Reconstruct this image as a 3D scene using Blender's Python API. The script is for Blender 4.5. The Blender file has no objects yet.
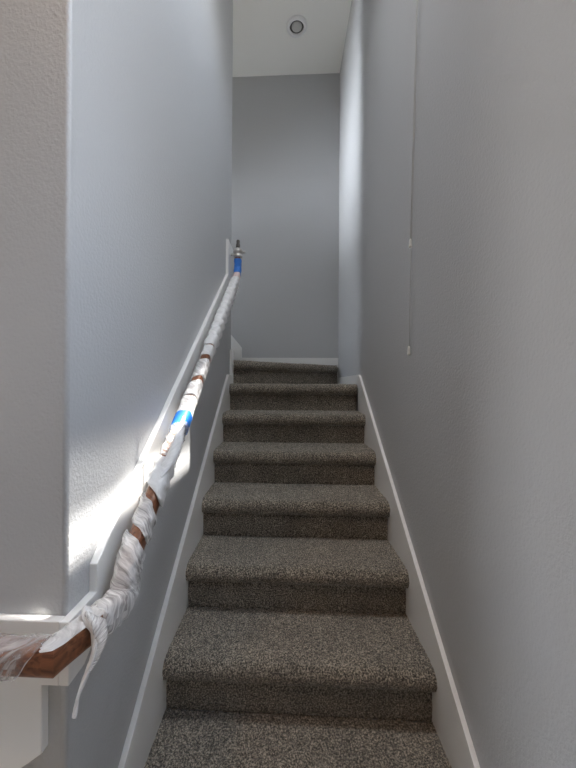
import bpy, bmesh, math, random
import numpy as np
from mathutils import Vector, Matrix
random.seed(3); rng = np.random.default_rng(5)
scene = bpy.context.scene
C = scene.collection

# ------------------------------------------------------------------ camera
F_PX, CX_PX = 335.0, 271.94
YAW, PITCH, ROLL = .0467, .0029, .0052
cy, sy, cp, sp, cr, sr = math.cos(YAW), math.sin(YAW), math.cos(PITCH), math.sin(PITCH), math.cos(ROLL), math.sin(ROLL)
R0, F0, Z0 = Vector((cy, sy, 0)), Vector((-sy, cy, 0)), Vector((0, 0, 1))
Fw = cp*F0 + sp*Z0
U0 = -sp*F0 + cp*Z0
R1, U1 = cr*R0 + sr*U0, cr*U0 - sr*R0
cam_data = bpy.data.cameras.new('camera')
cam = bpy.data.objects.new('camera', cam_data); C.objects.link(cam)
cam.matrix_world = Matrix(((R1.x, U1.x, -Fw.x, 0), (R1.y, U1.y, -Fw.y, 0), (R1.z, U1.z, -Fw.z, 0), (0, 0, 0, 1)))
cam_data.sensor_fit = 'VERTICAL'; cam_data.sensor_height = 36.0
cam_data.lens = F_PX/768*36.0
cam_data.shift_x = (288 - CX_PX)/768
cam_data.clip_start = .02
scene.camera = cam

# ------------------------------------------------------------------ light
scene.view_settings.view_transform = 'Standard'; scene.view_settings.look = 'None'
scene.view_settings.gamma = 1.0; scene.view_settings.exposure = -.17
scene.view_settings.use_curve_mapping = False
scene.cycles.max_bounces = 12; scene.cycles.diffuse_bounces = 6; scene.cycles.transparent_max_bounces = 12
scene.cycles.use_denoising = True
SKY = 14.0
SUN = 30.0
world = bpy.data.worlds.new('World'); scene.world = world; world.use_nodes = True
wt = world.node_tree; wt.nodes.clear()
wo = wt.nodes.new('ShaderNodeOutputWorld'); wb = wt.nodes.new('ShaderNodeBackground')
wg = wt.nodes.new('ShaderNodeTexCoord'); wsx = wt.nodes.new('ShaderNodeSeparateXYZ')
wm = wt.nodes.new('ShaderNodeMapRange'); wm.inputs[1].default_value = -1; wm.inputs[2].default_value = 1
wr = wt.nodes.new('ShaderNodeValToRGB')
el = wr.color_ramp.elements
el[0].position = .0; el[0].color = (.34, .32, .29, 1)
el[1].position = 1.0; el[1].color = (.60, .76, 1.0, 1)
for pos, col in ((.485, (.42, .40, .36, 1)), (.515, (.97, .96, .94, 1)), (.62, (.80, .88, 1.0, 1))):
    e = el.new(pos); e.color = col
wt.links.new(wg.outputs['Generated'], wsx.inputs[0]); wt.links.new(wsx.outputs['Z'], wm.inputs[0])
wt.links.new(wm.outputs[0], wr.inputs[0]); wt.links.new(wr.outputs[0], wb.inputs[0])
wb.inputs[1].default_value = SKY
wt.links.new(wb.outputs[0], wo.inputs[0])

sun_d = bpy.data.lights.new('sun', 'SUN'); sun_d.energy = SUN; sun_d.angle = .0093; sun_d.color = (1, .96, .90)
sun = bpy.data.objects.new('sun', sun_d); C.objects.link(sun)
sun.location = (4, 2, 9)
sun.rotation_euler = Vector((-1, -.05, -2.5)).to_track_quat('-Z', 'Y').to_euler()

def portal(name, loc, normal, sx, sz):            # daylight entering by a window opening
    d = bpy.data.lights.new(name, 'AREA'); d.shape = 'RECTANGLE'; d.size = sx; d.size_y = sz
    d.cycles.is_portal = True
    o = bpy.data.objects.new(name, d); C.objects.link(o); o.location = loc
    o.rotation_euler = Vector(normal).to_track_quat('-Z', 'Z').to_euler()

# added area light in the upper hall window, strengthens the strip it throws
up_d = bpy.data.lights.new('upper_daylight_boost', 'AREA'); up_d.shape = 'RECTANGLE'; up_d.size = .34; up_d.size_y = 2.2
up_d.energy = 40; up_d.spread = math.radians(44); up_d.color = (.86, .92, 1)
up = bpy.data.objects.new('upper_daylight_boost', up_d); C.objects.link(up); up.location = (-2.26, 3.0, 1.62)
up.rotation_euler = Vector((1, -.055, .17)).to_track_quat('-Z', 'Z').to_euler()

def overhead_fill(name, loc, size, power, col, spread):      # unseen fill lights, added overhead to brighten the stairs and warm the front wall
    d = bpy.data.lights.new(name, 'AREA'); d.shape = 'DISK'; d.size = size; d.energy = power; d.color = col; d.spread = math.radians(spread)
    o = bpy.data.objects.new(name, d); C.objects.link(o); o.location = loc
overhead_fill('stair_fill', (.04, 1.15, 3.24), .45, 14, (.93, .97, 1), 110)
overhead_fill('hall_fill', (-1.3, -.9, 3.24), .45, 27, (1, .68, .44), 180)

# ------------------------------------------------------------------ dimensions (metres, camera at the origin)
WL, WR = -.4544, .5297                 # left and right wall faces
YC, YE, YB = .6715, 2.67, 3.54         # left wall corner, left wall end, back wall
ZC = 3.281                             # ceiling
RISE, RUN = .1982, .2646
T7, Y7 = .008, 2.491                  # seventh tread: height, nosing
CL, CR = -.4364, .5136                 # carpet edges
TB = .02                               # rail board thickness
ZU = T7 + 2*RISE                       # upper floor
ZL = T7 - 7*RISE                       # lower landing
ZH = ZL - 5*RISE                       # hall floor
def T(n): return T7 - (7-n)*RISE
def NY(n): return Y7 - (7-n)*RUN

# ------------------------------------------------------------------ materials
def new_mat(name):
    m = bpy.data.materials.new(name); m.use_nodes = True
    nt = m.node_tree; b = nt.nodes['Principled BSDF']
    return m, nt, b
def bump_noise(nt, b, scale, strength, dist, detail=2, rough=.5, coord='Object'):
    tc = nt.nodes.new('ShaderNodeTexCoord'); n = nt.nodes.new('ShaderNodeTexNoise')
    n.inputs['Scale'].default_value = scale; n.inputs['Detail'].default_value = detail; n.inputs['Roughness'].default_value = rough
    bp = nt.nodes.new('ShaderNodeBump'); bp.inputs['Strength'].default_value = strength; bp.inputs['Distance'].default_value = dist
    nt.links.new(tc.outputs[coord], n.inputs['Vector']); nt.links.new(n.outputs['Fac'], bp.inputs['Height'])
    nt.links.new(bp.outputs['Normal'], b.inputs['Normal'])
    return tc, n
def mat_plain(name, col, rough, bump=None, metal=0, spec=.5):
    m, nt, b = new_mat(name)
    b.inputs['Base Color'].default_value = (*col, 1); b.inputs['Roughness'].default_value = rough
    b.inputs['Metallic'].default_value = metal; b.inputs['Specular IOR Level'].default_value = spec
    if bump: bump_noise(nt, b, *bump)
    return m
M = {}
M['paint'] = mat_plain('grey_wall_paint', (.468, .471, .477), .48, (135, .34, .005, 2, .5))
M['ceiling'] = mat_plain('ceiling_paint', (.86, .855, .82), .8, (110, .2, .003))
M['trim'] = mat_plain('white_trim_paint', (.80, .79, .77), .38, (25, .05, .002))
M['floor'] = mat_plain('hall_floor', (.52, .42, .33), .35, (8, .1, .002))
M['frame'] = mat_plain('white_vinyl', (.8, .8, .8), .35, (30, .03, .001))
M['cord'] = mat_plain('white_cord', (.50, .50, .48), .6, (900, .2, .001))
M['tassel'] = mat_plain('white_plastic', (.78, .78, .75), .3, (60, .02, .001))
M['chrome'] = mat_plain('brushed_metal', (.62, .60, .57), .28, (300, .05, .001), metal=1)
M['dark_metal'] = mat_plain('dark_metal', (.09, .08, .07), .4, (200, .05, .001), metal=.6)
M['tape'] = mat_plain('blue_tape', (.015, .16, .58), .55, (160, .15, .002))
M['pink'] = mat_plain('pale_tape', (.62, .50, .48), .5, (160, .15, .002))
M['lens'] = mat_plain('frosted_lens', (.50, .50, .48), .5, (200, .05, .001))
M['baffle'] = mat_plain('dark_baffle', (.10, .10, .095), .6, (200, .05, .001))

m, nt, b = new_mat('carpet'); M['carpet'] = m
b.inputs['Roughness'].default_value = .95; b.inputs['Specular IOR Level'].default_value = .15
b.inputs['Sheen Weight'].default_value = .25; b.inputs['Sheen Roughness'].default_value = .5
tc = nt.nodes.new('ShaderNodeTexCoord')
n1 = nt.nodes.new('ShaderNodeTexNoise'); n1.inputs['Scale'].default_value = 185; n1.inputs['Detail'].default_value = 3; n1.inputs['Roughness'].default_value = .7
n2 = nt.nodes.new('ShaderNodeTexNoise'); n2.inputs['Scale'].default_value = 9; n2.inputs['Detail'].default_value = 3
rp = nt.nodes.new('ShaderNodeValToRGB'); e = rp.color_ramp.elements
e[0].position = .38; e[0].color = (.046, .040, .034, 1); e[1].position = .63; e[1].color = (.67, .585, .475, 1)
q = e.new(.5); q.color = (.208, .180, .147, 1)
mx = nt.nodes.new('ShaderNodeMix'); mx.data_type = 'RGBA'; mx.blend_type = 'MULTIPLY'; mx.inputs[0].default_value = 1
r2 = nt.nodes.new('ShaderNodeValToRGB'); r2.color_ramp.elements[0].position = .3; r2.color_ramp.elements[0].color = (.82, .82, .82, 1)
r2.color_ramp.elements[1].position = .7; r2.color_ramp.elements[1].color = (1.12, 1.11, 1.09, 1)
bp = nt.nodes.new('ShaderNodeBump'); bp.inputs['Strength'].default_value = 1.0; bp.inputs['Distance'].default_value = .010
for n in (n1, n2): nt.links.new(tc.outputs['Object'], n.inputs['Vector'])
nt.links.new(n1.outputs['Fac'], rp.inputs[0]); nt.links.new(n2.outputs['Fac'], r2.inputs[0])
nt.links.new(rp.outputs[0], mx.inputs[6]); nt.links.new(r2.outputs[0], mx.inputs[7]); nt.links.new(mx.outputs[2], b.inputs['Base Color'])
nt.links.new(n1.outputs['Fac'], bp.inputs['Height']); nt.links.new(bp.outputs[0], b.inputs['Normal'])

m, nt, b = new_mat('stained_wood'); M['wood'] = m
b.inputs['Roughness'].default_value = .33
uv = nt.nodes.new('ShaderNodeUVMap'); mp = nt.nodes.new('ShaderNodeMapping'); mp.inputs['Scale'].default_value = (2.5, 6, 1)
n1 = nt.nodes.new('ShaderNodeTexNoise'); n1.inputs['Scale'].default_value = 3; n1.inputs['Detail'].default_value = 8; n1.inputs['Distortion'].default_value = .6
rp = nt.nodes.new('ShaderNodeValToRGB'); e = rp.color_ramp.elements
e[0].position = .3; e[0].color = (.085, .028, .014, 1); e[1].position = .72; e[1].color = (.30, .115, .05, 1)
nt.links.new(uv.outputs[0], mp.inputs[0]); nt.links.new(mp.outputs[0], n1.inputs['Vector']); nt.links.new(n1.outputs['Fac'], rp.inputs[0]); nt.links.new(rp.outputs[0], b.inputs['Base Color'])

def film(name, lo, hi, across=2.6, along=.5, seed=0.0, rot=.42):       # white stretch film, thin places let the wood show
    m, nt, b = new_mat(name)
    b.inputs['Base Color'].default_value = (.80, .79, .79, 1); b.inputs['Roughness'].default_value = .32
    uv = nt.nodes.new('ShaderNodeUVMap'); mp = nt.nodes.new('ShaderNodeMapping'); mp.vector_type = 'TEXTURE'
    mp.inputs['Scale'].default_value = (1/along, 1/across, 1); mp.inputs['Rotation'].default_value = (0, 0, rot)
    mp.inputs['Location'].default_value = (seed, seed*.7, 0)
    n1 = nt.nodes.new('ShaderNodeTexNoise'); n1.inputs['Scale'].default_value = 4; n1.inputs['Detail'].default_value = 6; n1.inputs['Roughness'].default_value = .6
    n1.inputs['Distortion'].default_value = .5
    mr = nt.nodes.new('ShaderNodeMapRange'); mr.inputs[1].default_value = .36; mr.inputs[2].default_value = .64
    mr.inputs[3].default_value = lo; mr.inputs[4].default_value = hi
    bp = nt.nodes.new('ShaderNodeBump'); bp.inputs['Strength'].default_value = .6; bp.inputs['Distance'].default_value = .004
    nt.links.new(uv.outputs[0], mp.inputs[0]); nt.links.new(mp.outputs[0], n1.inputs['Vector'])
    nt.links.new(n1.outputs['Fac'], mr.inputs[0]); nt.links.new(mr.outputs[0], b.inputs['Alpha'])
    nt.links.new(n1.outputs['Fac'], bp.inputs['Height']); nt.links.new(bp.outputs[0], b.inputs['Normal'])
    return m
M['film'] = film('stretch_film', .55, 1.0)
M['film_thin'] = film('thin_stretch_film', .04, .58, 3.2, .45, 3.1)
M['film_fold'] = film('folded_stretch_film', .34, .98, 3.2, .5, 5.0, .65)
M['film_solid'] = film('bunched_film', .85, 1.0)

m, nt, b = new_mat('window_glass'); M['glass'] = m
nt.nodes.remove(b)
tr = nt.nodes.new('ShaderNodeBsdfTransparent'); gl = nt.nodes.new('ShaderNodeBsdfGlossy'); gl.inputs['Roughness'].default_value = .02
ms = nt.nodes.new('ShaderNodeMixShader'); ms.inputs[0].default_value = .06
nt.links.new(tr.outputs[0], ms.inputs[1]); nt.links.new(gl.outputs[0], ms.inputs[2]); nt.links.new(ms.outputs[0], nt.nodes['Material Output'].inputs[0])

# ------------------------------------------------------------------ mesh helpers
def obj(name, bm, mat, parent=None, smooth=False, struct=False):
    bm.normal_update()
    me = bpy.data.meshes.new(name); bm.to_mesh(me); bm.free()
    if smooth:
        for p in me.polygons: p.use_smooth = True
    me.materials.append(M[mat])
    o = bpy.data.objects.new(name, me); C.objects.link(o)
    if parent is not None: o.parent = parent
    if struct: o['kind'] = 'structure'
    return o
def thing(name, label, cat, loc=(0, 0, 0), group=None):
    o = bpy.data.objects.new(name, None); C.objects.link(o); o.location = loc; o.empty_display_size = .1
    o['label'] = label; o['category'] = cat
    if group: o['group'] = group
    return o
def add_box(bm, a, b2):
    vs = [bm.verts.new((x, y, z)) for x in (a[0], b2[0]) for y in (a[1], b2[1]) for z in (a[2], b2[2])]
    for f in ((0, 1, 3, 2), (4, 6, 7, 5), (0, 4, 5, 1), (2, 3, 7, 6), (0, 2, 6, 4), (1, 5, 7, 3)):
        bm.faces.new([vs[i] for i in f])
def box(a, b2):
    bm = bmesh.new(); add_box(bm, a, b2); bmesh.ops.recalc_face_normals(bm, faces=bm.faces); return bm
def prism(pts, d, bev=0.0):
    """closed 3-D outline pushed along d"""
    bm = bmesh.new(); d = Vector(d)
    v0 = [bm.verts.new(p) for p in pts]; v1 = [bm.verts.new(Vector(p)+d) for p in pts]
    bm.faces.new(v0); bm.faces.new(v1[::-1]); n = len(pts)
    for i in range(n): bm.faces.new((v0[i], v1[i], v1[(i+1) % n], v0[(i+1) % n]))
    bmesh.ops.recalc_face_normals(bm, faces=bm.faces)
    if bev:
        bmesh.ops.bevel(bm, geom=list(bm.edges), offset=bev, segments=2, profile=.6, affect='EDGES', clamp_overlap=True)
    return bm
def lathe(prof, axis_pt, n=40, axis='Z'):
    bm = bmesh.new(); rings = []
    for r, h in prof:
        ring = []
        for i in range(n):
            a = 2*math.pi*i/n; c, s = r*math.cos(a), r*math.sin(a)
            p = {'Z': (c, s, h), 'X': (h, c, s), 'Y': (c, h, s)}[axis]
            ring.append(bm.verts.new(Vector(p)+Vector(axis_pt)))
        rings.append(ring)
    for a, b2 in zip(rings, rings[1:]):
        for i in range(n):
            bm.faces.new((a[i], a[(i+1) % n], b2[(i+1) % n], b2[i]))
    bm.faces.new(rings[0][::-1]); bm.faces.new(rings[-1])
    bmesh.ops.recalc_face_normals(bm, faces=bm.faces)
    return bm

# ------------------------------------------------------------------ room shell
XH, YH, XU = -3.6, -3.2, -2.2                     # far left wall of the hall, wall behind the camera
def rounded_block(x0, x1, y0, y1, z0, z1, r, n=6):
    pts = [(x0, y0)]
    for k in range(n+1):
        a = -math.pi/2 + math.pi/2*k/n; pts.append((x1-r+r*math.cos(a), y0+r+r*math.sin(a)))
    for k in range(n+1):
        a = math.pi/2*k/n; pts.append((x1-r+r*math.cos(a), y1-r+r*math.sin(a)))
    pts.append((x0, y1))
    return prism([(x, y, z0) for x, y in pts], (0, 0, z1-z0))
o = obj('wall_left', rounded_block(XH-.15, WL, YC, YE, ZH, ZC, .009), 'paint', struct=True)
for p in o.data.polygons:
    p.use_smooth = abs(p.normal.z) < .5 and min(abs(p.normal.x), abs(p.normal.y)) > .02

WY0, WY1, WZ0, WZ1 = .69, 1.632, 2.08, 3.02       # high window in the right wall
WT = .14
bm = bmesh.new()
VY0, VY1, VZ0, VZ1 = .02, .47, .35, 2.15           # unseen window added beside the landing to brighten the left wall
add_box(bm, (WR, YH, ZH), (WR+WT, VY0, ZC+.2)); add_box(bm, (WR, VY1, ZH), (WR+WT, WY0, ZC+.2))
add_box(bm, (WR, VY0, ZH), (WR+WT, VY1, VZ0)); add_box(bm, (WR, VY0, VZ1), (WR+WT, VY1, ZC+.2))
add_box(bm, (WR, WY1, ZH), (WR+WT, YB+.15, ZC+.2))
add_box(bm, (WR, WY0, ZH), (WR+WT, WY1, WZ0)); add_box(bm, (WR, WY0, WZ1), (WR+WT, WY1, ZC+.2))
obj('wall_right', bm, 'paint', struct=True)
obj('wall_back', box((XU-.12, YB, ZH), (WR, YB+.15, ZC+.2)), 'paint', struct=True)
UY0, UY1, UZ0, UZ1 = 2.76, 3.24, .45, 2.75         # window at the end of the upper hall
bm = bmesh.new()
add_box(bm, (XU-.12, YE, ZH), (XU, UY0, ZC)); add_box(bm, (XU-.12, UY1, ZH), (XU, YB, ZC))
add_box(bm, (XU-.12, UY0, ZH), (XU, UY1, UZ0)); add_box(bm, (XU-.12, UY0, UZ1), (XU, UY1, ZC))
obj('wall_upper', bm, 'paint', struct=True)
RY0, RY1, RZ0, RZ1 = -.60, .50, -.8, 1.2           # unseen hall window, added and placed to brighten the near right wall
bm = bmesh.new()
add_box(bm, (XH-.15, YH, ZH), (XH, RY0, ZC+.2)); add_box(bm, (XH-.15, RY1, ZH), (XH, YC, ZC+.2))
add_box(bm, (XH-.15, RY0, ZH), (XH, RY1, RZ0)); add_box(bm, (XH-.15, RY0, RZ1), (XH, RY1, ZC+.2))
obj('wall_far', bm, 'paint', struct=True)
# wall behind the camera
obj('wall_rear', box((XH-.15, YH-.15, ZH), (WR+WT, YH, ZC+.2)), 'paint', struct=True)
obj('ceiling', box((XH-.15, YH-.15, ZC), (WR, YB, ZC+.2)), 'ceiling', struct=True)
obj('floor', box((XH-.15, YH-.15, ZH-.1), (WR+WT, YB+.15, ZH)), 'floor', struct=True)
obj('floor_upper', box((XU, YE, ZU-.2), (-.62, YB, ZU)), 'carpet', struct=True)
obj('sun_cut_eave', box((WR+WT, -1.5, 3.56), (1.03, 4.2, 3.68)), 'trim', struct=True)  # unseen overhang added to cut off the sun patch's upper edge

def window(name, axis, at, u0, u1, z0, z1, mull_u, mull_z, depth=.05):
    bm = bmesh.new(); w = .03
    def bar(ua, ub, za, zb):
        if axis == 'X': add_box(bm, (at, ua, za), (at+depth, ub, zb))
        else: add_box(bm, (ua, at, za), (ub, at+depth, zb))
    bar(u0, u0+w, z0, z1); bar(u1-w, u1, z0, z1); bar(u0+w, u1-w, z0, z0+w); bar(u0+w, u1-w, z1-w, z1)
    for u in mull_u: bar(u-.012, u+.012, z0+w, z1-w)
    for z in mull_z: bar(u0+w, u1-w, z-.012, z+.012)
    f = obj(name, bm, 'frame', struct=True)
    a = at+depth/2
    bm = box((a-.002, u0, z0), (a+.002, u1, z1)) if axis == 'X' else box((u0, a-.002, z0), (u1, a+.002, z1))
    obj('window_pane', bm, 'glass', parent=f)
window('window_1', 'X', WR+WT-.05, WY0, WY1, WZ0-.03, WZ1, [], [])
window('window_2', 'X', XU-.11, UY0, UY1, UZ0, UZ1, [], [])
window('added_window_3', 'X', XH-.12, RY0, RY1, RZ0, RZ1, [], [])
window('added_window_4', 'X', WR+WT-.05, VY0, VY1, VZ0, VZ1, [], [])
m, nt, b = new_mat('sun_dimmer'); M['dimmer'] = m  # half-transparent material, made to weaken the sun through the high window
nt.nodes.remove(b)
tr = nt.nodes.new('ShaderNodeBsdfTransparent'); df = nt.nodes.new('ShaderNodeBsdfDiffuse'); df.inputs['Color'].default_value = (.3, .3, .3, 1)
ms = nt.nodes.new('ShaderNodeMixShader'); ms.inputs[0].default_value = .55
nt.links.new(tr.outputs[0], ms.inputs[1]); nt.links.new(df.outputs[0], ms.inputs[2]); nt.links.new(ms.outputs[0], nt.nodes['Material Output'].inputs[0])
obj('sun_dimming_sheet', box((WR+WT-.012, WY0, 2.495), (WR+WT-.010, WY1, WZ1)), 'dimmer', struct=True)  # unseen sheet added over the upper opening, dims part of the sun patch
portal('portal_landing', (WR+WT+.02, (VY0+VY1)/2, (VZ0+VZ1)/2), (-1, 0, 0), VY1-VY0, VZ1-VZ0)
portal('portal_stair', (WR+WT+.02, (WY0+WY1)/2, (WZ0+WZ1)/2), (-1, 0, 0), WY1-WY0, WZ1-WZ0)
portal('portal_upper', (XU-.14, (UY0+UY1)/2, (UZ0+UZ1)/2), (1, 0, 0), UY1-UY0, UZ1-UZ0)
portal('portal_hall', (XH-.17, (RY0+RY1)/2, (RZ0+RZ1)/2), (1, 0, 0), RY1-RY0, RZ1-RZ0)

# ------------------------------------------------------------------ trim
def skirt(name, x, dx, pts):
    return obj(name, prism([(x, y, z) for y, z in pts], (dx, 0, 0), .0025), 'trim', struct=True)
def sl(y): return -1.036 + (y-.892)*.7037
skirt('trim_1', WL, .018, [(YC, sl(YC)), (2.474, sl(2.474)), (2.605, .078), (2.605, .272), (2.689, .272), (2.689, -.06),
                          (2.45, -.30), (YC, sl(YC)-.40)])
obj('trim_2', box((WL-.10, YE, -.1), (WL-.002, YE+.018, .272)), 'trim', struct=True)
def sr_(y): return -1.04 + (y-.938)*.738
skirt('trim_3', WR, -.016, [(.5, sr_(.5)), (2.43, sr_(2.43)), (2.475, .078), (2.475, -.28), (.5, sr_(.5)-.42)])
obj('baseboard_right', prism([(WR, 2.46, -.02), (WR, YB, -.02), (WR, YB, .078), (WR, 2.46, .078)], (-.014, 0, 0), .002), 'trim', struct=True)
obj('baseboard_back', prism([(WR-.002, YB, -.02), (WR-.002, YB, .286), (-.486, YB, .286), (-.486, YB, .392), (-.75, YB, .71), (-1.0, YB, .71), (-1.0, YB, -.02)],
                            (0, -.014, 0), .002), 'trim', struct=True)
# rail backing board: round the corner of the left wall
XB, YF = WL+TB, YC-TB
skirt('trim_4', WL, TB, [(YF, -.605), (YF, -.477), (.751, -.477), (.751, -.414), (2.415, .802), (2.415, 1.062), (2.665, 1.062), (2.665, .83), (2.46, .66), (.705, -.605)])
obj('trim_5', prism([(WL, YC, -.477), (WL, YC, -.605), (-.489, YC, -.605), (-.489, YC, -.743), (-1.5, YC, -1.48), (-1.5, YC, -1.2), (-.75, YC, -.60), (-.75, YC, -.477)],
                    (0, -TB, 0), .0025), 'trim', struct=True)

# ------------------------------------------------------------------ carpeted stairs
stairs = thing('staircase', 'dark grey-brown carpeted staircase rising between white skirt boards to a turn', 'stairs', (.03, NY(1), ZL))
def smooth_noise(nu, nv, k):
    a = rng.random((nu+2*k, nv+2*k)); 
    c = np.cumsum(np.cumsum(np.pad(a, ((1, 0), (1, 0))), 0), 1); w = 2*k+1
    w = min(w, a.shape[0], a.shape[1])
    s = (c[w:, w:]-c[:-w, w:]-c[w:, :-w]+c[:-w, :-w])/w/w
    return s[:nu, :nv]
def carpet_sheet(name, P, mat='carpet', amp=.005, parent=stairs):
    """P: (nu, nv, 3) grid of points; pushed out along the normals into tufts"""
    nu, nv, _ = P.shape
    du = np.gradient(P, axis=0); dv = np.gradient(P, axis=1); N = np.cross(du, dv); N /= np.maximum(np.linalg.norm(N, axis=2, keepdims=True), 1e-9)
    h = (rng.random((nu, nv))-.5)*amp
    b2 = smooth_noise(nu, nv, 2); h[:b2.shape[0], :b2.shape[1]] += (b2-.5)*amp*2.2
    b3 = smooth_noise(nu, nv, 9); h[:b3.shape[0], :b3.shape[1]] += (b3-.5)*amp*6
    P = P + N*h[..., None]
    org = np.array(parent.location)
    vs = (P-org).reshape(-1, 3)
    i = np.arange(nu-1)[:, None]*nv + np.arange(nv-1)[None, :]
    f = np.stack([i, i+nv, i+nv+1, i+1], -1).reshape(-1, 4)
    me = bpy.data.meshes.new(name); me.from_pydata(vs.tolist(), [], f.tolist())
    me.materials.append(M[mat])
    for p in me.polygons: p.use_smooth = True
    o = bpy.data.objects.new(name, me); C.objects.link(o); o.parent = parent
    return o
NT = .082                               # nosing thickness
def tread(A, B, backA, backB, top, below, nw=190, rext=0.0):
    """nosing line A-B (left to right), back edge backA-backB"""
    A, B, bA, bB = [np.array(v, float) for v in (A, B, backA, backB)]
    d = (B-A)/np.linalg.norm(B-A); n = np.array([d[1], -d[0]])        # outwards, down the stairs
    prof = []                                                         # (offset along n, z), from riser under the nosing to the top
    r = NT/2
    for t in np.linspace(0, 1, 5)[:-1]: prof.append((-.042+t*(.042-r), top-NT))
    for a in np.linspace(-90, 62, 15): prof.append((-r+r*math.cos(math.radians(a)), top-r+r*math.sin(math.radians(a))))
    a = math.radians(62); ox, oz = -r+r*math.cos(a), top-r+r*math.sin(a)
    for t in np.linspace(0, 1, 8)[1:]: prof.append((ox-.05*t, oz+(top-oz)*math.sin(t*math.pi/2)))
    u = np.linspace(0, 1, nw)
    L = A[None]+(B-A)[None]*u[:, None]; K = bA[None]+(bB-bA)[None]*u[:, None]
    rows = []
    for off, z in prof:
        zz = np.full(nw, z)
        # the pad thins towards both ends
        rows.append(np.concatenate([L+n[None]*off, zz[:, None]], 1))
    S = L+n[None]*prof[-1][0]
    for t in np.linspace(0, 1, 46)[1:]:
        Q = S+(K-S)*t
        rows.append(np.concatenate([Q, np.full((nw, 1), top)], 1))
    carpet_sheet('carpet_tread', np.stack(rows, 1))
    rr = []; L = L+((B-A)*(rext/np.linalg.norm(B-A)))[None]*u[:, None]
    for t in np.linspace(0, 1, 24):
        off = -.042+.004*math.sin(t*math.pi)
        rr.append(np.concatenate([L+n[None]*off, np.full((nw, 1), top-NT+.006+(below-top+NT-.010)*t)], 1))
    carpet_sheet('carpet_riser', np.stack(rr[::-1], 1), amp=.003)
for k in range(1, 8):
    y = NY(k); yb = NY(k+1)+.036 if k < 7 else YB-.03
    tread((CL, y), (CR, y), (CL, yb), (CR, yb), T(k), T(k-1))
tread((CL-.002, 2.705), (CR+.006, 3.478), (CL-.004, 3.518), (CR+.006, 3.520), T(8), T7, rext=.028)
# landing at the foot
obj('floor_landing', box((WL-.4, -.6, ZH), (WR, NY(1)+.02, ZL)), 'carpet', struct=True)

# ------------------------------------------------------------------ handrail
rail = thing('handrail', 'brown wooden handrail wrapped in white plastic film with blue tape, on left wall', 'handrail', (-.38, 1.2, -.1))
RO = Vector(rail.location)
ctrl = [(-1.35, .575, -.485), (-.80, .575, -.485), (-.413, .575, -.485), (-.386, .70, -.497), (-.381, .752, -.500), (-.380, .772, -.487), (-.380, .784, -.452), (-.380, .802, -.423),
        (-.380, .87, -.370), (-.380, 2.405, .752), (-.380, 2.475, .812), (-.380, 2.515, .88), (-.380, 2.52, .965)]
def resample(pts, step):
    P = [Vector(p) for p in pts]; out = [P[0]]
    for a, b2 in zip(P, P[1:]):
        n = max(1, round((b2-a).length/step))
        for k in range(1, n+1): out.append(a.lerp(b2, k/n))
    return out
path = resample(ctrl, .004)
S = [0.0]
for a, b2 in zip(path, path[1:]): S.append(S[-1]+(b2-a).length)
S = np.array(S); PA = np.array([tuple(p) for p in path])
# smoothed copy (corner kept at the mitre)
def smooth_path(P, it, keep=()):
    Q = P.copy()
    for _ in range(it):
        R = Q.copy(); R[1:-1] = (Q[:-2]+2*Q[1:-1]+Q[2:])/4
        for k in keep: R[k] = Q[k]
        Q = R
    return Q
kc = int(np.argmin(np.linalg.norm(PA-np.array(ctrl[2]), axis=1)))
PS = smooth_path(PA, 14, (kc,))
TG = np.gradient(PS, axis=0); TG /= np.linalg.norm(TG, axis=1, keepdims=True)
SD = np.zeros_like(TG)
for i in range(len(TG)):
    t = TG[i]; h = np.array([t[1], -t[0], 0.0]); l = np.linalg.norm(h)
    if l < .25 and i > kc: h = np.array([1.0, 0, 0]); l = 1
    SD[i] = h/l
SD[kc+12:, :] = smooth_path(SD[kc+12:, :], 10); SD /= np.linalg.norm(SD, axis=1, keepdims=True)
UP = np.cross(SD, TG); UP /= np.linalg.norm(UP, axis=1, keepdims=True)
def s_of(x=None, y=None, z=None):
    """arc length at a given X on the front run, Y on the slope or Z on the upright end"""
    if x is not None: return float(np.interp(x, PS[:kc, 0], S[:kc]))
    if y is not None: return float(np.interp(y, PS[kc:, 1], S[kc:]))
    k = int(np.argmin(np.abs(PS[:, 1]-2.45))); return float(np.interp(z, PS[k:, 2], S[k:]))
def frame(s):
    f = lambda A: np.array([np.interp(s, S, A[:, c]) for c in range(3)])
    return f(PS), f(SD), f(UP), f(TG)
SC = S[kc]
def section(th, grow):
    """rounded rail outline at angle th: 44 mm wide, 54 mm tall"""
    a, b2, e = .021+grow, .0255+grow, 2/3.2
    c, s_ = math.cos(th), math.sin(th)
    return a*math.copysign(abs(c)**e, c), b2*math.copysign(abs(s_)**e, s_)
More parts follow.
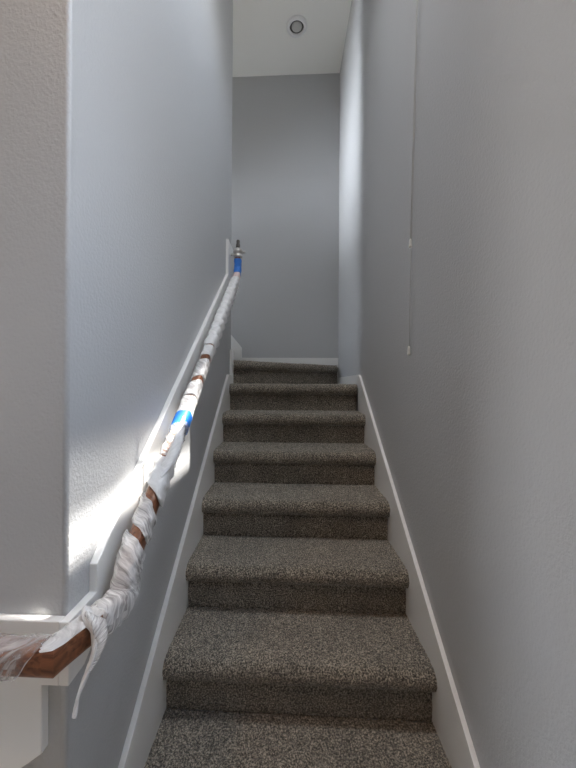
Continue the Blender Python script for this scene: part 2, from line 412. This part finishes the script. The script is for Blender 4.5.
def tube(name, s0, s1, mat, grow=0.0, fold=0.0, slant0=0.0, slant1=0.0, th0=0.0, th1=2*math.pi, nth=40, step=.004, ring=0.0, pitch=.03, cap=True, seed=0, parent=rail, ragged=0.0, phase=.6):
    rg = np.random.default_rng(seed+11)
    ns = max(4, int((s1-s0)/step)); full = abs(th1-th0-2*math.pi) < 1e-6
    ths = np.linspace(th0, th1, nth+1)[:nth] if full else np.linspace(th0, th1, nth)
    bm = bmesh.new(); uvl = bm.loops.layers.uv.new('UVMap'); rows = []; uvs = []
    w = [(rg.uniform(40, 160), rg.integers(1, 4), rg.uniform(0, 6.28), rg.uniform(.4, 1)) for _ in range(7)]
    edge0 = rg.normal(0, 1, len(ths)); edge1 = rg.normal(0, 1, len(ths))
    for k in range(ns+1):
        row = []; uv = []
        for j, th in enumerate(ths):
            a = s0+slant0*math.sin(th+phase)+ragged*edge0[j]; b2 = s1+slant1*math.sin(th+phase)+ragged*edge1[j]
            s = a+(b2-a)*k/ns; s = min(max(s, 0), S[-1])
            p, sd, up, tg = frame(s)
            g = grow
            if fold: g += fold*sum(am*(1-abs(math.sin(.5*(fq*s+m*th+ph))))**2 for fq, m, ph, am in w)/2.2
            if ring: g += ring*abs(math.sin(math.pi*(s/pitch)+th*.5))
            x, y = section(th, g)
            row.append(bm.verts.new(Vector(p+sd*x+up*y)-RO)); uv.append((s*10, th/6.283))
        rows.append(row); uvs.append(uv)
    n = len(ths)
    for k in range(ns):
        for j in range(n if full else n-1):
            j2 = (j+1) % n
            f = bm.faces.new((rows[k][j], rows[k][j2], rows[k+1][j2], rows[k+1][j]))
            ids = ((k, j), (k, j2), (k+1, j2), (k+1, j))
            for l, (a, b2) in zip(f.loops, ids):
                u = uvs[a][b2]; l[uvl].uv = (u[0], u[1] if not (full and j2 == 0 and b2 == 0) else 1.0)
    if full and cap:
        bm.faces.new(rows[0][::-1]); bm.faces.new(rows[-1])
    return obj(name, bm, mat, parent, smooth=True)
# the wood itself: profile swept with a crisp mitre at the corner
def rail_wood():
    bm = bmesh.new(); uvl = bm.loops.layers.uv.new('UVMap'); rows = []; n = 32; idx = []
    i = 0
    while i < len(S): idx.append(i); i += 3
    if kc not in idx: idx = sorted(idx+[kc])
    for i in idx:
        p, sd, up = PS[i], SD[i], UP[i]; sc = 1.0
        if i == kc:
            t0 = PS[kc-3]-PS[kc-6]; t1 = PS[kc+6]-PS[kc+3]
            h0 = np.array([t0[1], -t0[0], 0]); h0 /= np.linalg.norm(h0); h1 = np.array([t1[1], -t1[0], 0]); h1 /= np.linalg.norm(h1)
            m_ = h0+h1; m_ /= np.linalg.norm(m_); sc = 1/float(m_@h0); sd = m_; up = np.array([0, 0, 1.0])
        elif i < kc: sd = np.array([0, -1.0, 0]); up = np.array([0, 0, 1.0])
        elif i < kc+10:
            t1 = PS[kc+6]-PS[kc+3]; sd = np.array([t1[1], -t1[0], 0]); sd /= np.linalg.norm(sd); up = np.array([0, 0, 1.0])
        row = []
        for j in range(n):
            x, y = section(2*math.pi*j/n, 0); row.append(bm.verts.new(Vector(p+sd*x*sc+up*y)-RO))
        rows.append((row, S[i]))
    for (a, sa), (b2, sb) in zip(rows, rows[1:]):
        for j in range(n):
            f = bm.faces.new((a[j], a[(j+1) % n], b2[(j+1) % n], b2[j]))
            for l, u in zip(f.loops, ((sa*10, j/n), (sa*10, (j+1)/n), (sb*10, (j+1)/n), (sb*10, j/n))): l[uvl].uv = u
    bm.faces.new(rows[0][0][::-1]); bm.faces.new(rows[-1][0])
    o = obj('wooden_rail', bm, 'wood', rail, smooth=True); o['label'] = 'bare reddish brown wood at the corner'
    o.data.set_sharp_from_angle(angle=math.radians(35))
rail_wood()
PI = math.pi
W = 'plastic_wrap'
H = PI/2
tube(W, .02, s_of(x=-.448), 'film_thin', .0025, .005, 0, .026, seed=1, phase=0)
tube(W, s_of(x=-.425), SC+.110, 'film', .003, .005, 0, 0, th0=.85, th1=PI+.5, nth=26, seed=2, ragged=.002)         # drape over the corner, open below
tube(W, SC+.104, s_of(y=.832), 'film_fold', .0035, .0065, .008, .026, seed=3, phase=-H)
tube(W, s_of(y=.852), s_of(y=.918), 'film_fold', .003, .0045, .026, .034, seed=4, phase=-H)
tube(W, s_of(y=.945), s_of(y=1.035), 'film_solid', .004, .008, .034, .012, seed=5, phase=-H)
tube(W, s_of(y=1.045), s_of(y=1.175), 'film_thin', .003, .005, .01, 0, seed=6, phase=-H)
o = tube('tape_band', s_of(y=1.155), s_of(y=1.215), 'tape', .0062, .001, .012, .008, seed=7, phase=H); o['label'] = 'blue tape band around the lower rail'
tube(W, s_of(y=1.212), s_of(y=1.287), 'film', .003, .004, .008, .004, seed=8, phase=H)
tube(W, s_of(y=1.296), s_of(y=1.368), 'film', .003, .004, .004, .020, seed=9, phase=H)
tube(W, s_of(y=1.398), s_of(y=1.503), 'film', .003, .004, .020, .010, seed=10, phase=H)
tube(W, s_of(y=1.540), s_of(y=1.607), 'film_solid', .003, .002, .006, .002, seed=12, phase=H)
tube(W, s_of(y=1.620), s_of(y=2.395), 'film_solid', .0005, .002, .002, 0, seed=13, ring=.011, pitch=.09)
o = tube('tape_band', s_of(y=2.398), s_of(z=.815), 'pink', .004, .001, 0, 0, seed=14); o['label'] = 'pale pinkish tape ring near the top end'
o = tube('tape_band', s_of(z=.815), s_of(z=.945), 'tape', .0035, .003, 0, 0, seed=15); o['label'] = 'blue tape at the top end'
# metal fitting and dark tip at the top end
px, py = -.380, 2.52
prof = [(.012, .955), (.026, .958), (.034, .967), (.034, .978), (.024, .986), (.026, .992), (.036, 1.0), (.038, 1.012), (.030, 1.026), (.018, 1.034), (.014, 1.036)]
o = obj('end_clamp', lathe(prof, Vector((px, py, 0))-RO, 28), 'chrome', rail, smooth=True); o['label'] = 'shiny metal clamp at the top end'
k = obj('clamp_screw', lathe([(.004, -.062), (.009, -.060), (.009, -.046), (.005, -.045), (.005, -.02)], Vector((px, py, .985))-RO, 16, 'X'), 'chrome', o, smooth=False)
k = obj('clamp_screw', lathe([(.005, .02), (.005, .04), (.010, .041), (.011, .055), (.004, .057)], Vector((px, py, 1.005))-RO, 16, 'X'), 'chrome', o)
o = obj('end_tip', lathe([(.013, 1.03), (.016, 1.04), (.016, 1.06), (.013, 1.066), (.013, 1.09), (.010, 1.096)], Vector((px, py, 0))-RO, 18), 'dark_metal', rail, smooth=True)
o['label'] = 'dark metal tip at the top end'
# wall brackets
def bracket(y, zr):
    bm = lathe([(.006, 0), (.024, .001), (.024, .006), (.010, .012), (.008, .02)], Vector((XB, y, zr-.085))-RO, 20, 'X')
    o = obj('rail_bracket', bm, 'chrome', rail, smooth=True)
    pts = [Vector((XB+.015, y, zr-.085)), Vector((XB+.035, y, zr-.083)), Vector((-.386, y, zr-.066)), Vector((-.380, y, zr-.040)), Vector((-.380, y, zr-.028))]
    bm = bmesh.new(); rows = []
    for i, p in enumerate(pts):
        t = (pts[min(i+1, 4)]-pts[max(i-1, 0)]).normalized(); s1 = Vector((0, 1, 0)); s2 = t.cross(s1)
        rows.append([bm.verts.new(p-RO+(s1*math.cos(a)+s2*math.sin(a))*.006) for a in [2*PI*q/12 for q in range(12)]])
    for a, b2 in zip(rows, rows[1:]):
        for j in range(12): bm.faces.new((a[j], a[(j+1) % 12], b2[(j+1) % 12], b2[j]))
    bm.faces.new(rows[0]); bm.faces.new(rows[-1][::-1]); bmesh.ops.recalc_face_normals(bm, faces=bm.faces)
    obj('bracket_arm', bm, 'chrome', o, smooth=True)
for y in (.945, 1.75, 2.36): bracket(y, -.370+(y-.87)*.731)
# loose film: twisted tail at the corner and a bunched flap on the slope
def ribbon(name, pts, widths, mat, seed, turns=1.0, thick=.0035):
    rg = np.random.default_rng(seed); P = np.array(pts, float); n = 60
    t = np.linspace(0, 1, len(P)); u = np.linspace(0, 1, n)
    Q = np.stack([np.interp(u, t, P[:, c]) for c in range(3)], 1); Q = smooth_path(Q, 8)
    wd = np.interp(u, np.linspace(0, 1, len(widths)), widths)
    bm = bmesh.new(); uvl = bm.loops.layers.uv.new('UVMap'); rows = []
    for i in range(n):
        tg = Q[min(i+1, n-1)]-Q[max(i-1, 0)]; tg /= np.linalg.norm(tg)
        a = np.cross(tg, (0.3, 1, .2)); a /= np.linalg.norm(a); b2 = np.cross(tg, a); ro = turns*2*PI*u[i]
        a2 = a*math.cos(ro)+b2*math.sin(ro); b3 = np.cross(tg, a2); row = []
        for j in range(12):
            th = 2*PI*j/12; k = 1+.22*math.sin(3*th+9*u[i])+rg.uniform(-.08, .08)
            row.append(bm.verts.new(Vector(Q[i]+a2*math.cos(th)*wd[i]*k+b3*math.sin(th)*(thick+.25*wd[i])*k)-RO))
        rows.append(row)
    for i in range(n-1):
        for j in range(12):
            f = bm.faces.new((rows[i][j], rows[i][(j+1) % 12], rows[i+1][(j+1) % 12], rows[i+1][j]))
            for l, (a, b2) in zip(f.loops, ((i, j), (i, j+1), (i+1, j+1), (i+1, j))): l[uvl].uv = (a*.05, b2/12)
    bm.faces.new(rows[0][::-1]); bm.faces.new(rows[-1])
    return obj(name, bm, mat, rail, smooth=True)
o = ribbon('film_tail', [(-.400, .655, -.455), (-.385, .640, -.458), (-.366, .628, -.470), (-.358, .612, -.505), (-.366, .598, -.535), (-.372, .586, -.556), (-.372, .580, -.574), (-.372, .574, -.588)],
           [.014, .013, .008, .005, .004, .0032, .0026, .0022, .0016], 'film_solid', 4, 1.2)
o['label'] = 'torn strip of film hanging below the corner'
o = ribbon('film_tail', [(-.392, .640, -.452), (-.362, .632, -.462), (-.352, .625, -.485), (-.354, .615, -.512), (-.362, .600, -.528)],
           [.010, .014, .010, .006, .002], 'film_fold', 9, .8)
o['label'] = 'short torn film flap beside the hanging strip'
o = ribbon('film_flap', [(-.372, .962, -.272), (-.357, 1.00, -.238), (-.352, 1.05, -.190), (-.352, 1.10, -.148), (-.360, 1.155, -.112)], [.010, .018, .016, .010, .004], 'film_solid', 6, .25)
o['label'] = 'bunched loose film below the lower blue tape'

# ------------------------------------------------------------------ blind cord on the right wall
blind = thing('blind_cord', 'thin white blind pull cord with two small tassels hanging on right wall', 'blind cord', (WR-.02, 1.37, 2.9))
BO = Vector(blind.location)
def cord(pts, r, name='cord'):
    bm = bmesh.new(); rows = []; P = [Vector(p) for p in pts]
    for i, p in enumerate(P):
        t = (P[min(i+1, len(P)-1)]-P[max(i-1, 0)]).normalized(); a = Vector((1, 0, 0)); b2 = t.cross(a).normalized()
        rows.append([bm.verts.new(p-BO+(a*math.cos(q)+b2*math.sin(q))*r) for q in [2*PI*k/8 for k in range(8)]])
    for a, b2 in zip(rows, rows[1:]):
        for j in range(8): bm.faces.new((a[j], a[(j+1) % 8], b2[(j+1) % 8], b2[j]))
    bm.faces.new(rows[0]); bm.faces.new(rows[-1][::-1]); bmesh.ops.recalc_face_normals(bm, faces=bm.faces)
    return obj(name, bm, 'cord', blind, smooth=True)
xc = WR-.016
cord([(xc, 1.345, 2.92), (xc, 1.36, 2.1), (xc, 1.373, 1.557), (xc, 1.41, 1.0), (xc, 1.433, .615)], .0017)
cord([(xc+.006, 1.350, 2.92), (xc+.006, 1.372, 1.7), (xc+.006, 1.413, 1.0), (xc+.006, 1.440, .59), (xc+.006, 1.452, .40), (xc+.006, 1.459, .165)], .0014)
for (y, z, x) in ((1.434, .615, xc), (1.459, .165, xc+.004)):
    obj('tassel', lathe([(.002, .004), (.0045, 0), (.0055, -.008), (.0075, -.030), (.0070, -.034), (.002, -.035)], Vector((x, y, z))-BO, 16), 'tassel', blind, smooth=True)
obj('headrail', prism([Vector(p)-BO for p in ((WR-.045, WY0+.01, 2.95), (WR-.045, WY0+.01, 3.01), (WR+.0, WY0+.01, 3.01), (WR+.0, WY0+.01, 2.95))], (0, WY1-WY0-.02, 0), .003), 'frame', blind)
cordw = [(WR+.03, 1.045, 2.95), (WR+.03, 1.045, 2.06)]
bm = box(Vector((WR+.026, 1.036, 2.085))-BO, Vector((WR+.036, 1.054, 2.95))-BO)
obj('tilt_wand', bm, 'frame', blind)

# ------------------------------------------------------------------ recessed ceiling light
lx, ly = .067, 3.058
lamp = thing('ceiling_light', 'round white recessed downlight in the ceiling above the stair turn', 'ceiling light', (lx, ly, ZC))
obj('trim_ring', lathe([(.066, -.001), (.064, -.018), (.070, -.024), (.084, -.021), (.093, -.012), (.094, 0), (.066, 0)], (0, 0, 0), 48), 'frame', lamp, smooth=True)
obj('baffle', lathe([(.0655, -.0015), (.060, -.003), (.002, -.003)], (0, 0, 0), 40), 'baffle', lamp)
obj('lens', lathe([(.046, -.003), (.046, -.010), (.041, -.015), (.020, -.021), (.002, -.0215)], (0, 0, 0), 40), 'lens', lamp, smooth=True)
